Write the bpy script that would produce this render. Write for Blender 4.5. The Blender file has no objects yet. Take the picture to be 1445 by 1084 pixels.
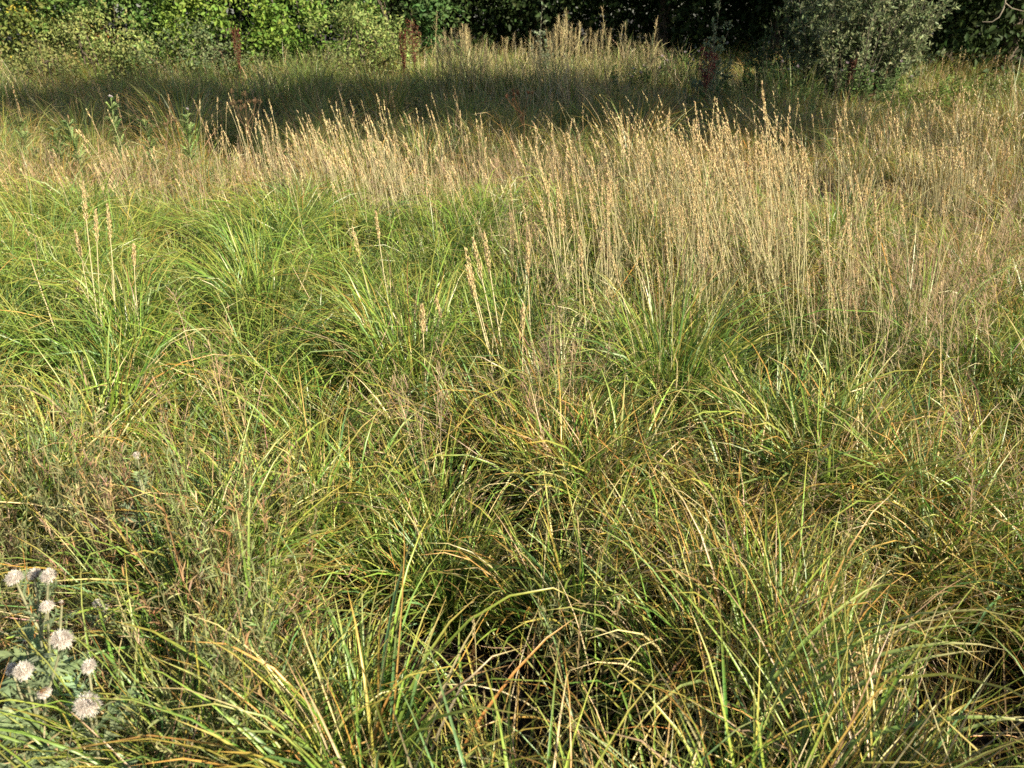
import bpy, math
import numpy as np
from mathutils import Vector

R = math.radians
rng = np.random.default_rng(11)
U = rng.uniform
scene = bpy.context.scene
COL = scene.collection
A = np.array

# ------------------------------------------------------------------ view
CAM_Z, PITCH, FPX = 1.6, R(25), 28 / 36 * 1445
FW = A([0, math.cos(PITCH), -math.sin(PITCH)])
UP = A([0, math.sin(PITCH), math.cos(PITCH)])


def smooth(a, b, x):
    t = np.clip((np.asarray(x, float) - a) / (b - a), 0, 1)
    return t * t * (3 - 2 * t)


def lattice(ix, iy, seed):
    h = (ix.astype(np.int64) * 374761393 + iy.astype(np.int64) * 668265263 + seed * 1442695041) & 0xFFFFFFFF
    h = ((h ^ (h >> 13)) * 1274126177) & 0xFFFFFFFF
    return ((h ^ (h >> 16)) & 0xFFFF) / 65535.0


def noise(x, y, scale, seed=0):
    x = np.asarray(x, float) / scale
    y = np.asarray(y, float) / scale
    ix, iy = np.floor(x), np.floor(y)
    fx, fy = x - ix, y - iy
    fx, fy = fx * fx * (3 - 2 * fx), fy * fy * (3 - 2 * fy)
    a, b = lattice(ix, iy, seed), lattice(ix + 1, iy, seed)
    c, d = lattice(ix, iy + 1, seed), lattice(ix + 1, iy + 1, seed)
    return (a * (1 - fx) + b * fx) * (1 - fy) + (c * (1 - fx) + d * fx) * fy


def ground(x, y):
    return 0.3 * smooth(8, 19, y) + 0.09 * (noise(x, y, 1.3, 3) - .5) + 0.10 * (noise(x, y, 4.0, 5) - .5)


def proj(x, y, z):
    Z = y * FW[1] + (z - CAM_Z) * FW[2]
    Yc = y * UP[1] + (z - CAM_Z) * UP[2]
    Z = np.maximum(Z, .05)
    return 722.5 + FPX * x / Z, 542 - FPX * Yc / Z


def at(px, py, depth):
    d = FW + (px - 722.5) / FPX * A([1, 0, 0]) + (542 - py) / FPX * UP
    return A([0, 0, CAM_Z]) + d * depth / d[1]


def spot(px, py, h=.34):
    """the point of the meadow whose plant top (h above the soil) stands at this direction"""
    d = FW + (px - 722.5) / FPX * A([1, 0, 0]) + (542 - py) / FPX * UP
    best = None
    for y in np.arange(.6, 24, .02):
        p = A([0, 0, CAM_Z]) + d * y / d[1]
        if p[2] <= ground(p[0], p[1]) + h:
            best = p
            break
    if best is None:
        best = p
    return best[0], best[1], float(ground(best[0], best[1]))


# ------------------------------------------------------------------ materials
def nodes_of(name):
    m = bpy.data.materials.new(name)
    m.use_nodes = True
    nt = m.node_tree
    for n in list(nt.nodes):
        nt.nodes.remove(n)
    return m, nt, nt.nodes, nt.links


def plant_mat(name, transl=.35, rough=.5, spec=.35, nscale=60, namt=.25):
    m, nt, N, L = nodes_of(name)
    out = N.new('ShaderNodeOutputMaterial')
    at_ = N.new('ShaderNodeAttribute'); at_.attribute_name = 'tint'
    tc = N.new('ShaderNodeTexCoord')
    no = N.new('ShaderNodeTexNoise'); no.inputs['Scale'].default_value = nscale
    no.inputs['Detail'].default_value = 2
    L.new(tc.outputs['Object'], no.inputs['Vector'])
    mr = N.new('ShaderNodeMapRange')
    mr.inputs['From Min'].default_value = .25; mr.inputs['From Max'].default_value = .75
    mr.inputs['To Min'].default_value = 1 - namt; mr.inputs['To Max'].default_value = 1 + namt
    L.new(no.outputs['Fac'], mr.inputs['Value'])
    vm = N.new('ShaderNodeVectorMath'); vm.operation = 'SCALE'
    L.new(at_.outputs['Color'], vm.inputs[0]); L.new(mr.outputs['Result'], vm.inputs['Scale'])
    p = N.new('ShaderNodeBsdfPrincipled')
    p.inputs['Roughness'].default_value = rough
    p.inputs['Specular IOR Level'].default_value = spec
    L.new(vm.outputs['Vector'], p.inputs['Base Color'])
    t = N.new('ShaderNodeBsdfTranslucent')
    L.new(vm.outputs['Vector'], t.inputs['Color'])
    mx = N.new('ShaderNodeMixShader'); mx.inputs['Fac'].default_value = transl
    L.new(p.outputs[0], mx.inputs[1]); L.new(t.outputs[0], mx.inputs[2])
    L.new(mx.outputs[0], out.inputs['Surface'])
    return m


def soil_mat():
    m, nt, N, L = nodes_of('damp_soil_and_litter')
    out = N.new('ShaderNodeOutputMaterial')
    p = N.new('ShaderNodeBsdfPrincipled'); p.inputs['Roughness'].default_value = .95
    tc = N.new('ShaderNodeTexCoord')
    n1 = N.new('ShaderNodeTexNoise'); n1.inputs['Scale'].default_value = 35; n1.inputs['Detail'].default_value = 6
    L.new(tc.outputs['Object'], n1.inputs['Vector'])
    cr = N.new('ShaderNodeValToRGB')
    cr.color_ramp.elements[0].position = .35; cr.color_ramp.elements[0].color = (.010, .008, .005, 1)
    cr.color_ramp.elements[1].position = .7; cr.color_ramp.elements[1].color = (.034, .025, .014, 1)
    L.new(n1.outputs['Fac'], cr.inputs['Fac']); L.new(cr.outputs['Color'], p.inputs['Base Color'])
    b = N.new('ShaderNodeBump'); b.inputs['Strength'].default_value = .8
    L.new(n1.outputs['Fac'], b.inputs['Height']); L.new(b.outputs['Normal'], p.inputs['Normal'])
    L.new(p.outputs[0], out.inputs['Surface'])
    return m


def bark_mat():
    m, nt, N, L = nodes_of('bark')
    out = N.new('ShaderNodeOutputMaterial')
    p = N.new('ShaderNodeBsdfPrincipled'); p.inputs['Roughness'].default_value = .9
    a = N.new('ShaderNodeAttribute'); a.attribute_name = 'tint'
    tc = N.new('ShaderNodeTexCoord')
    mp = N.new('ShaderNodeMapping'); mp.inputs['Scale'].default_value = (30, 30, 6)
    L.new(tc.outputs['Object'], mp.inputs['Vector'])
    n1 = N.new('ShaderNodeTexNoise'); n1.inputs['Scale'].default_value = 1; n1.inputs['Detail'].default_value = 5
    L.new(mp.outputs[0], n1.inputs['Vector'])
    mr = N.new('ShaderNodeMapRange'); mr.inputs['To Min'].default_value = .4; mr.inputs['To Max'].default_value = 1.5
    L.new(n1.outputs['Fac'], mr.inputs['Value'])
    vm = N.new('ShaderNodeVectorMath'); vm.operation = 'SCALE'
    L.new(a.outputs['Color'], vm.inputs[0]); L.new(mr.outputs['Result'], vm.inputs['Scale'])
    L.new(vm.outputs['Vector'], p.inputs['Base Color'])
    b = N.new('ShaderNodeBump'); b.inputs['Strength'].default_value = .6
    L.new(n1.outputs['Fac'], b.inputs['Height']); L.new(b.outputs['Normal'], p.inputs['Normal'])
    L.new(p.outputs[0], out.inputs['Surface'])
    return m


M_BLADE = plant_mat('sedge_blade', .27, .38, .5, 90, .18)
M_STRAW = plant_mat('dry_straw', .25, .6, .3, 120, .25)
M_LEAF = plant_mat('shrub_leaf', .38, .62, .18, 25, .3)
M_FLUFF = plant_mat('seed_fluff', .45, .9, .05, 40, .06)
M_SOIL = soil_mat()
M_BARK = bark_mat()


# ------------------------------------------------------------------ mesh collecting
class Mesh:
    def __init__(self):
        self.V, self.F, self.C, self.n = [], [], [], 0

    def add(self, V, F, C):
        V = np.asarray(V, np.float32).reshape(-1, 3)
        C = np.asarray(C, np.float32).reshape(-1, 3)
        self.V.append(V); self.C.append(C)
        self.F.append(np.asarray(F, np.int64) + self.n)
        self.n += len(V)
        return self

    def mesh(self, name):
        me = bpy.data.meshes.new(name)
        V = np.concatenate(self.V); C = np.concatenate(self.C)
        li = np.concatenate([f.ravel() for f in self.F]).astype(np.int32)
        tot = np.concatenate([np.full(len(f), f.shape[1]) for f in self.F])
        st = np.concatenate([[0], np.cumsum(tot)[:-1]]).astype(np.int32)
        me.vertices.add(len(V)); me.vertices.foreach_set('co', V.ravel())
        me.loops.add(len(li)); me.loops.foreach_set('vertex_index', li)
        me.polygons.add(len(st)); me.polygons.foreach_set('loop_start', st)
        me.polygons.foreach_set('use_smooth', np.ones(len(st), bool))
        at_ = me.attributes.new('tint', 'FLOAT_COLOR', 'POINT')
        rgba = np.ones((len(V), 4), np.float32); rgba[:, :3] = C
        at_.data.foreach_set('color', rgba.ravel())
        me.update(calc_edges=True)
        return me


def obj(name, mb, mat, parent=None, loc=(0, 0, 0)):
    me = mb.mesh(name) if isinstance(mb, Mesh) else mb
    if not me.materials:
        me.materials.append(mat)
    o = bpy.data.objects.new(name, me)
    COL.objects.link(o)
    o.location = loc
    if parent:
        o.parent = parent
    return o


def tag(o, label=None, cat=None, group=None, kind=None):
    if label: o['label'] = label
    if cat: o['category'] = cat
    if group: o['group'] = group
    if kind: o['kind'] = kind
    return o


def thing(name, label, cat, loc=(0, 0, 0), group=None):
    o = bpy.data.objects.new(name, None)
    o.empty_display_size = .1
    o['kind'] = 'thing'
    COL.objects.link(o)
    o.location = loc
    return tag(o, label, cat, group)


def copy_tree(o):
    c = o.copy(); COL.objects.link(c)
    for ch in o.children:
        d = ch.copy(); COL.objects.link(d); d.parent = c
        for g in ch.children:
            e = g.copy(); COL.objects.link(e); e.parent = d
    return c


def full(x, n):
    x = np.asarray(x, float)
    return np.full(n, float(x)) if x.ndim == 0 else x


def cols(c, n):
    c = np.asarray(c, float)
    return np.tile(c, (n, 1)) if c.ndim == 1 else c


PROF = (A([0, .25, .6, .85, 1.0]), A([.7, 1.0, .85, .5, .02]))


def ribbons(mb, P, az, th0, th1, L, W, nseg, ca, cb, pw=1.5, twist=0., fold=0., kink=None, azd=0., tip=None, cpow=1.3, prof=PROF):
    """many tapering blades at once: th0 lean at the root, th1 lean at the tip (from vertical)"""
    P = np.asarray(P, float).reshape(-1, 3)
    n = len(P)
    az, th0, th1, L, W, twist, azd = (full(v, n) for v in (az, th0, th1, L, W, twist, azd))
    ca, cb = cols(ca, n), cols(cb, n)
    t = np.linspace(0, 1, nseg + 1)
    th = th0[:, None] + (th1 - th0)[:, None] * t[None] ** pw
    if kink is not None:
        kt, ka = kink
        th = th + (t[None] > kt[:, None]) * ka[:, None]
    a = az[:, None] + azd[:, None] * t[None]
    D = np.stack([np.sin(th) * np.cos(a), np.sin(th) * np.sin(a), np.cos(th)], -1)
    step = .5 * (D[:, :-1] + D[:, 1:]) * (L / nseg)[:, None, None]
    S = np.concatenate([np.zeros((n, 1, 3)), np.cumsum(step, 1)], 1) + P[:, None]
    side = np.stack([-np.sin(a), np.cos(a), np.zeros_like(a)], -1)
    nor = np.cross(D, side)
    tw = (twist[:, None] * t[None])[..., None] + (twist * .3)[:, None, None]
    sd = side * np.cos(tw) + nor * np.sin(tw)
    nr = -side * np.sin(tw) + nor * np.cos(tw)
    w = .5 * W[:, None] * np.interp(t, *prof)[None]
    ct = (t ** cpow)[None, :, None]
    c = ca[:, None] * (1 - ct) + cb[:, None] * ct
    if tip is not None:
        tt = smooth(.72, .98, t)[None, :, None]
        c = c * (1 - tt) + cols(tip, n)[:, None] * tt
    m = nseg + 1
    if fold:
        V = np.stack([S - sd * w[..., None] + nr * (fold * w)[..., None], S, S + sd * w[..., None] + nr * (fold * w)[..., None]], 2)
        C = np.stack([c, c * 1.18, c], 2)
        k = 3
    else:
        V = np.stack([S - sd * w[..., None], S + sd * w[..., None]], 2)
        C = np.stack([c, c], 2)
        k = 2
    base = (np.arange(n) * m * k)[:, None, None] + (np.arange(nseg) * k)[None, :, None] + np.arange(k - 1)[None, None, :]
    base = base.reshape(-1)
    F = np.stack([base, base + 1, base + 1 + k, base + k], 1)
    mb.add(V.reshape(-1, 3), F, C.reshape(-1, 3))
    return S


def tube(mb, pts, radii, col, sides=5, col2=None):
    pts = np.asarray(pts, float); n = len(pts)
    radii = full(radii, n)
    T = np.gradient(pts, axis=0)
    T /= np.linalg.norm(T, axis=1)[:, None] + 1e-9
    ref = A([.31, .95, .05])
    X = np.cross(T, ref); X /= np.linalg.norm(X, axis=1)[:, None] + 1e-9
    Y = np.cross(T, X)
    a = np.arange(sides) / sides * 2 * math.pi
    V = pts[:, None] + radii[:, None, None] * (X[:, None] * np.cos(a)[None, :, None] + Y[:, None] * np.sin(a)[None, :, None])
    i = np.arange(n - 1)[:, None] * sides; j = np.arange(sides)[None]
    F = np.stack([i + j, i + (j + 1) % sides, i + sides + (j + 1) % sides, i + sides + j], -1).reshape(-1, 4)
    col = A(col, float)
    if col2 is None:
        C = np.tile(col, (n * sides, 1))
    else:
        t = np.linspace(0, 1, n)[:, None]
        C = np.repeat(col * (1 - t) + A(col2, float) * t, sides, 0)
    mb.add(V.reshape(-1, 3), F, C)


def curve(p0, p1, bend, n=7):
    """points from p0 to p1 bowed sideways by the vector bend"""
    t = np.linspace(0, 1, n)[:, None]
    return A(p0) * (1 - t) + A(p1) * t + A(bend) * (4 * t * (1 - t))


def unit(n):
    v = rng.normal(size=(n, 3))
    return v / np.linalg.norm(v, axis=1)[:, None]


def leaves(mb, P, axis, nrm, L, W, C, fold=.25):
    """pointed, slightly folded leaves: axis points along the leaf, nrm is its face"""
    n = len(P)
    L, W = full(L, n)[:, None], full(W, n)[:, None]
    C = cols(C, n)
    axis = axis / (np.linalg.norm(axis, axis=1)[:, None] + 1e-9)
    sd = np.cross(axis, nrm); sd /= np.linalg.norm(sd, axis=1)[:, None] + 1e-9
    up = np.cross(sd, axis)
    b = P
    m1 = P + axis * L * .38 - up * fold * W * .3
    m2 = P + axis * L * .72 - up * fold * W * .4
    t = P + axis * L - up * L * .10
    l1 = m1 + sd * W * .5 + up * fold * W; r1 = m1 - sd * W * .5 + up * fold * W
    l2 = m2 + sd * W * .36 + up * fold * W * .8; r2 = m2 - sd * W * .36 + up * fold * W * .8
    V = np.stack([b, l1, m1, r1, l2, m2, r2, t], 1)
    o = (np.arange(n) * 8)[:, None]
    Q = np.concatenate([o + A([[1, 4, 5, 2]]), o + A([[2, 5, 6, 3]])])
    T = np.concatenate([o + A([[0, 1, 2]]), o + A([[0, 2, 3]]), o + A([[4, 7, 5]]), o + A([[5, 7, 6]])])
    CC = np.repeat(C[:, None], 8, 1)
    CC[:, [2, 5]] *= 1.12
    k = mb.n
    mb.add(V.reshape(-1, 3), Q, CC.reshape(-1, 3))
    mb.F.append(T + k)


# ------------------------------------------------------------------ colours (albedo)
GREEN = A([.094, .200, .034]); LIME = A([.205, .315, .052]); BLUEG = A([.105, .215, .085])
YELL = A([.40, .33, .075]); STRAW = A([.52, .43, .24]); OCHRE = A([.42, .24, .065]); BROWN = A([.19, .115, .06])
PALE = A([.56, .52, .32]); PINKB = A([.38, .275, .19]); OLIVE = A([.14, .155, .05])


def mixc(a, b, t):
    t = np.asarray(t)[..., None]
    return a * (1 - t) + b * t


def jitter(C, s=.15):
    n = len(C)
    return np.clip(C * (1 + rng.normal(0, s, (n, 1))) * (1 + rng.normal(0, s * .4, (n, 3))), .004, .85)


# ------------------------------------------------------------------ ground
def build_ground():
    def axis(a, b, fine_a, fine_b, fs, cs):
        return np.unique(np.concatenate([np.arange(a, fine_a, cs), np.arange(fine_a, fine_b, fs), np.arange(fine_b, b + cs, cs)]))
    xs = axis(-160, 160, -16, 16, .25, 8.); ys = axis(-40, 260, -2, 24, .25, 8.)
    X, Y = np.meshgrid(xs, ys, indexing='ij')
    Z = ground(X, Y)
    nx, ny = X.shape
    i = (np.arange(nx - 1)[:, None] * ny + np.arange(ny - 1)[None]).ravel()
    mb = Mesh()
    mb.add(np.stack([X, Y, Z], -1).reshape(-1, 3), np.stack([i, i + ny, i + ny + 1, i + 1], 1), np.full((nx * ny, 3), .05))
    tag(obj('ground', mb, M_SOIL), kind='structure')


build_ground()

# dark wet hollows between the tussocks: direction in the photograph and radius in metres
HOLLOWS = [(spot(px, py, .2)[:2], r) for px, py, r in
           [(540, 880, .20), (470, 850, .14), (640, 900, .14), (715, 425, .30), (1420, 1010, .30), (1320, 960, .16), (15, 545, .30),
            (640, 665, .13), (500, 360, .35), (720, 960, .10), (1150, 560, .22), (1290, 640, .16), (300, 965, .08), (880, 905, .10),
            (1010, 490, .2), (330, 480, .2), (950, 660, .1), (80, 610, .14)]]


def hollow(x, y):
    h = np.zeros_like(np.asarray(x, float))
    for (hx, hy), r in HOLLOWS:
        h = np.maximum(h, 1 - smooth(.8, 1.45, np.hypot(x - hx, y - hy) / r))
    return h


def zone(x, y):
    """share of dry straw, of lush green, of fine brown hay and the sward height at a place of the meadow"""
    px, py = proj(x, y, ground(x, y) + .34)
    wob = (noise(x, y, .9, 9) - .5) * 50
    py = py + wob * .6; px = px + wob * 2
    strip = (1 - smooth(225, 300, py)) * (1 - .2 * smooth(300, 700, px))
    strip = strip * (.75 + .25 * smooth(188, 214, py))
    right = smooth(800, 950, px) * (1 - smooth(380, 520, py))
    lush = (1 - smooth(560, 800, px)) * smooth(240, 300, py) * (1 - smooth(430, 640, py))
    front = smooth(450, 700, py)
    dry = np.clip(.22 + .40 * strip + .22 * right + .20 * front - .20 * lush, .05, .92)
    hay = np.clip(.6 * strip, 0, 1)
    hgt = .36 - .05 * strip + .05 * lush
    return dry, lush, hay, hgt


def blade_colors(n, dry, lush, hay):
    u = rng.random(n)
    dryness = rng.random(n)
    g = np.where((rng.random(n) < .38)[:, None], LIME, np.where((rng.random(n) < .35)[:, None], BLUEG, GREEN))
    g = mixc(g, LIME, .35 * lush * rng.random(n))
    dead = np.where((u < .26)[:, None], OCHRE, np.where((u < .56)[:, None], YELL, np.where((u < .68)[:, None], BROWN, np.where((u < .79)[:, None], PINKB, STRAW))))
    isd = dryness < dry
    ca = np.where(isd[:, None], mixc(dead, g, .25 * rng.random(n)), g)
    cb = np.where(isd[:, None], dead, mixc(g, np.where((rng.random(n) < .6)[:, None], LIME, YELL), rng.random(n) * .8))
    cb = mixc(cb, np.where((u < .5)[:, None], PINKB, STRAW), .6 * hay * rng.random(n))
    tip = mixc(cb, np.where((rng.random(n) < .5)[:, None], OCHRE, mixc(YELL, STRAW, .35)), U(.2, 1, n))
    return jitter(ca, .18), jitter(cb, .18), np.clip(tip, 0, .8), isd


def tuft(mb, cx, cy, rad, n, h, wid, nseg, dry, lush, hay, fold=0., lean=(0, 0), arch=1.0):
    """one tussock: blades fan out from a crown and arch over"""
    u = np.sqrt(rng.random(n)); a = U(0, 2 * math.pi, n)
    x, y = cx + rad * u * np.cos(a), cy + rad * u * np.sin(a)
    P = np.stack([x, y, ground(x, y) - .01], 1)
    az = a + rng.normal(0, .7, n)
    th0 = np.abs(rng.normal(.08, .12, n)) + .22 * u
    th1 = th0 + np.abs(rng.normal(1.05, .55, n)) * arch
    L = h * U(.5, 1.4, n) * (1 + .22 * np.clip(th1 - .8, 0, 2))
    # a common lean of the whole tuft
    hx, hy = np.sin(th1) * np.cos(az) + lean[0], np.sin(th1) * np.sin(az) + lean[1]
    az = np.arctan2(hy, hx)
    ca, cb, tip, isd = blade_colors(n, full(dry, n), full(lush, n), full(hay, n))
    W = wid * U(.55, 1.25, n) * np.where(isd, .75, 1)
    kt = U(.3, .8, n); ka = np.where(rng.random(n) < .16 + .22 * isd, U(.35, 1.5, n), 0)
    ribbons(mb, P, az, th0, th1, L, W, nseg, ca, cb, pw=U(1.4, 2.8), twist=rng.normal(0, .7, n), fold=fold,
            kink=(kt, ka), azd=rng.normal(0, .35, n), tip=tip)


# ------------------------------------------------------------------ the sward
def build_sward():
    near, far, thatch = Mesh(), Mesh(), Mesh()
    bands = [(.25, 2.6, .135, 150, .0066, 7, .35), (2.6, 6.0, .21, 155, .0058, 6, 0.), (6.0, 11, .40, 210, .0058, 5, 0.), (11, 20.5, .60, 220, .0075, 4, 0.)]
    for y0, y1, s, nb, wid, nseg, fold in bands:
        for y in np.arange(y0, y1, s):
            half = .80 * y + 1.0
            for x in np.arange(-half, half, s):
                tx, ty = x + U(-.5, .5) * s, y + U(-.5, .5) * s
                ho = float(hollow(tx, ty))
                if noise(tx, ty, .55, 21) < .20 or ho > .4 and rng.random() < .86:
                    continue
                dry, lush, hay, hg = (float(v) for v in zone(A(tx), A(ty)))
                mound = float(noise(tx, ty, .62, 30))
                hh = hg * U(.8, 1.2) * (.68 + .6 * mound if y > 2.6 else .66 + .58 * mound) * (1 - .5 * ho)
                qx, qy = proj(tx, ty, .3)
                if qx < 175 and qy > 770:        # kept thin round the thistles
                    if rng.random() < .6: continue
                    hh *= .6
                hh = min(hh, .36 if y > 6 else .50)
                dj = np.clip(dry + .55 * (float(noise(tx, ty, .6, 40)) - .5) + U(-.12, .12), .02, .97)
                if y > 7: hh *= U(.7, 1.75)
                n = int(nb * U(.55, 1.3))
                w = wid * U(.65, 1.2) * (1 - .25 * hay)
                if rng.random() < .22:          # a stronger tussock standing over its neighbours
                    n, hh, w = int(n * 1.5), hh * U(1.05, 1.3 if y > 2.6 else 1.25), w * 1.2
                tuft(near if y < 2.6 else far, tx, ty, s * .42, n, hh, w, nseg, dj, lush, hay, fold,
                     (U(-.5, .35), U(-.35, .35)), U(.7, 1.5) * (1.25 if lush > .4 else 1) * (1 if y > 2.6 else .78) * (1 - .35 * hay))
    # flattened dead blades and stalks lying through the sward
    for y0, y1, dens, wid in [(.3, 3, 230, .0036), (3, 8, 75, .0045), (8, 19, 35, .007)]:
        area = .8 * (y1 ** 2 - y0 ** 2) + 2 * (y1 - y0)
        n = int(area * dens)
        y = np.sqrt(U(y0 ** 2, y1 ** 2, n)); x = U(-1, 1, n) * (.8 * y + .8)
        dry, lush, hay, hg = zone(x, y)
        keep = (hollow(x, y) < .25) & (rng.random(n) < .25 + dry)
        x, y, hg = x[keep], y[keep], hg[keep]; n = len(x)
        P = np.stack([x, y, ground(x, y) + U(.02, .8, n) * hg], 1)
        c = jitter(np.where((rng.random(n) < .35)[:, None], PINKB, np.where((rng.random(n) < .4)[:, None], OCHRE, STRAW)), .25)
        th = U(.5, 1.75, n)
        ribbons(thatch, P, U(0, 6.3, n), th, th + rng.normal(.2, .5, n), U(.15, .5, n), wid * U(.5, 1.2, n), 5, c, c * U(.7, 1.2, (n, 1)), twist=rng.normal(0, 1, n))
    # litter on the soil, its colour darkened so the hollows read as shaded
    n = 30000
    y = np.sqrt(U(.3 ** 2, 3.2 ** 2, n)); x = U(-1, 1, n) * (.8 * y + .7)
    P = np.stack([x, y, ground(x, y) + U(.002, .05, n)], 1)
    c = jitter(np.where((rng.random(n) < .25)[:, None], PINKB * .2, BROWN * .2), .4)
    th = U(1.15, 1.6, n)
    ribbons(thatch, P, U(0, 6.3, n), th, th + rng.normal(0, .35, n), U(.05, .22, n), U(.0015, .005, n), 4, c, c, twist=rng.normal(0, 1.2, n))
    tag(obj('sedge_sward', near, M_BLADE), 'tangle of green and yellowing sedge blades in the foreground', kind='stuff')
    tag(obj('meadow_grass', far, M_BLADE), 'mixed green and straw coloured grass filling the meadow', kind='stuff')
    tag(obj('dead_grass', thatch, M_STRAW), 'bent dead straw lying through the sward', kind='stuff')


build_sward()


# small herbs with little leaves and dried stems between the grass, thickest at the lower left
def build_herbs():
    mb = Mesh()
    pts = []
    for px0, px1, py0, py1, k in [(120, 420, 690, 1080, 150), (-40, 170, 690, 1100, 210), (1180, 1480, 760, 960, 60), (0, 1445, 330, 760, 170), (760, 1200, 640, 1000, 40)]:
        for _ in range(k):
            pts.append(spot(U(px0, px1), U(py0, py1), .3) + (px0 < 150 and py0 > 600,))
    for x, y, z, left in pts:
        if hollow(x, y) > .3: continue
        h = U(.24, .44) * (U(1.1, 1.75) if left else 1)
        qx, qy = proj(x, y, z + .3)
        if qx < 270 and qy > 775:       # low round the thistles
            h = min(h, U(.2, .32))
        ns = rng.integers(3, 7)
        brown = rng.random() < (.42 if left else .40)
        cl = jitter(np.tile(mixc(PINKB, mixc(OCHRE, OLIVE, .4), rng.random() * .8) if brown else mixc(A([.15, .21, .07]), A([.24, .26, .12]), rng.random()), (1, 1)), .15)[0]
        for k in range(ns):
            az, th0, th1 = U(0, 6.3), U(0, .25), U(.1, .7)
            S = ribbons(mb, [[x + U(-.02, .02), y + U(-.02, .02), z]], az, th0, th1, h * U(.7, 1.15), .003, 6, mixc(cl, BROWN, .5), cl * 1.1)[0]
            m = 40
            t = U(1.0, 6, m); i = np.minimum(t.astype(int), 5); f = (t - i)[:, None]
            P = S[i] * (1 - f) + S[i + 1] * f
            th = U(.15, 1.3, m)
            ribbons(mb, P, U(0, 6.3, m), th, th + rng.normal(.3, .8, m), U(.012, .042, m), U(.0018, .0042, m), 3, jitter(np.tile(cl, (m, 1)), .3), jitter(np.tile(mixc(cl, STRAW, .3), (m, 1)), .2),
                    twist=rng.normal(0, 1, m), prof=(A([0, .4, .75, 1]), A([.5, 1, .7, .05])))
    tag(obj('meadow_herbs', mb, M_LEAF), 'small dried herbs with narrow leaves among the grass', kind='stuff')


build_herbs()


# hazy pinkish bent grass: hair-fine open panicles
def build_bent():
    mb = Mesh()
    spots = []
    for px, py, sx, sy, k in [(740, 305, 26, 12, 30), (780, 465, 26, 22, 22), (1270, 350, 70, 35, 80), (1420, 300, 40, 45, 80), (1360, 380, 70, 40, 50), (1000, 300, 100, 30, 80), (660, 215, 90, 10, 90),
                              (820, 225, 90, 12, 80), (1180, 250, 90, 25, 40), (410, 210, 50, 12, 50), (300, 480, 30, 25, 8), (630, 530, 40, 25, 8),
                              (90, 215, 90, 8, 60), (250, 225, 80, 8, 60), (1350, 560, 80, 50, 10)]:
        for _ in range(k):
            spots.append((px + rng.normal() * sx, py + rng.normal() * sy))
    for px, py in spots:
        x, y, z = spot(px, max(py, 160), .6)
        h = U(.50, .72)
        az, tl = U(0, 6.3), U(.0, .7)
        c = jitter(np.tile(mixc(PINKB, A([.46, .33, .20]), rng.random()), (1, 1)), .12)[0]
        S = ribbons(mb, [[x, y, z]], az, 0, tl, h, .0028, 6, mixc(STRAW, c, .4), c)[0]
        m = 46
        t = U(3.6, 6, m); i = np.minimum(t.astype(int), 5); f = (t - i)[:, None]
        P = S[i] * (1 - f) + S[i + 1] * f
        th = U(.5, 1.5, m)
        ribbons(mb, P, U(0, 6.3, m), th, th + U(-.3, .6, m), U(.03, .10, m) * (1.25 - .12 * t), .0016, 3, c, np.tile(c * 1.15, (m, 1)), prof=(A([0, .5, .8, 1]), A([.5, .5, 1.6, .6])))
    tag(obj('bent_grass', mb, M_STRAW), 'hazy pinkish open panicles of fine bent grass', kind='stuff')


build_bent()


# ------------------------------------------------------------------ seed-head stalks
def seed_head(mb, pts, n, rad, c, size=.010):
    """narrow spike of overlapping spikelets along a polyline"""
    pts = A(pts, float); k = len(pts) - 1
    s = rng.random(n); t = s * k; i = np.minimum(t.astype(int), k - 1); f = (t - i)[:, None]
    P = pts[i] * (1 - f) + pts[i + 1] * f
    r = rad * np.interp(s, [0, .12, .45, .8, 1], [.35, .8, 1, .7, .2]) * U(.2, 1, n)
    a = U(0, 6.3, n)
    P = P + np.stack([np.cos(a) * r, np.sin(a) * r, 0 * r], 1)
    d = pts[-1] - pts[0]; d /= np.linalg.norm(d)
    lean = math.acos(np.clip(d[2], -1, 1)); laz = math.atan2(d[1], d[0])
    hx = np.cos(a) * U(.08, .38, n) + math.sin(lean) * math.cos(laz); hy = np.sin(a) * U(.08, .38, n) + math.sin(lean) * math.sin(laz)
    th = np.arctan2(np.hypot(hx, hy), math.cos(lean))
    C = jitter(np.tile(c, (n, 1)), .16)
    ribbons(mb, P, np.arctan2(hy, hx), th, th, size * U(.8, 1.5, n), size * .36, 2, C, C * 1.12, prof=(A([0, .5, 1]), A([.5, 1, .1])), twist=U(-2, 2, n))


HEADC = A([.55, .43, .235])


def stalk_meshes(base_to_top, bend, head_len, rad, nsp, stem_r, green):
    """stem and seed spike as two meshes in local coordinates, root at the origin"""
    pts = curve((0, 0, 0), base_to_top, bend, 9)
    L = np.linalg.norm(np.diff(pts, axis=0), axis=1).sum()
    f = 1 - head_len / L
    t = np.linspace(0, 1, 9)
    at_t = lambda q: A([np.interp(q, t, pts[:, j]) for j in range(3)]).T
    st, hd = Mesh(), Mesh()
    tube(st, at_t(np.linspace(0, min(1, f + .04), 8)), np.linspace(stem_r, stem_r * .55, 8), mixc(PALE, LIME, green), 4, mixc(PALE, STRAW, .5))
    P = at_t(np.full(2, .22))
    # two or three dry stem leaves
    for q in U(.1, .55, 3):
        p = at_t(A([q]))
        ribbons(st, p, U(0, 6.3), U(.1, .35), U(.5, 1.3), U(.16, .3), .0042, 5, mixc(PALE, LIME, green * 1.2), mixc(STRAW, YELL, rng.random() * .4), twist=.5)
    seed_head(hd, at_t(np.linspace(f, 1, 5)), nsp, rad, mixc(HEADC, STRAW, rng.random() * .55), .0090)
    return st.mesh('stem'), hd.mesh('seed_head')


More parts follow.
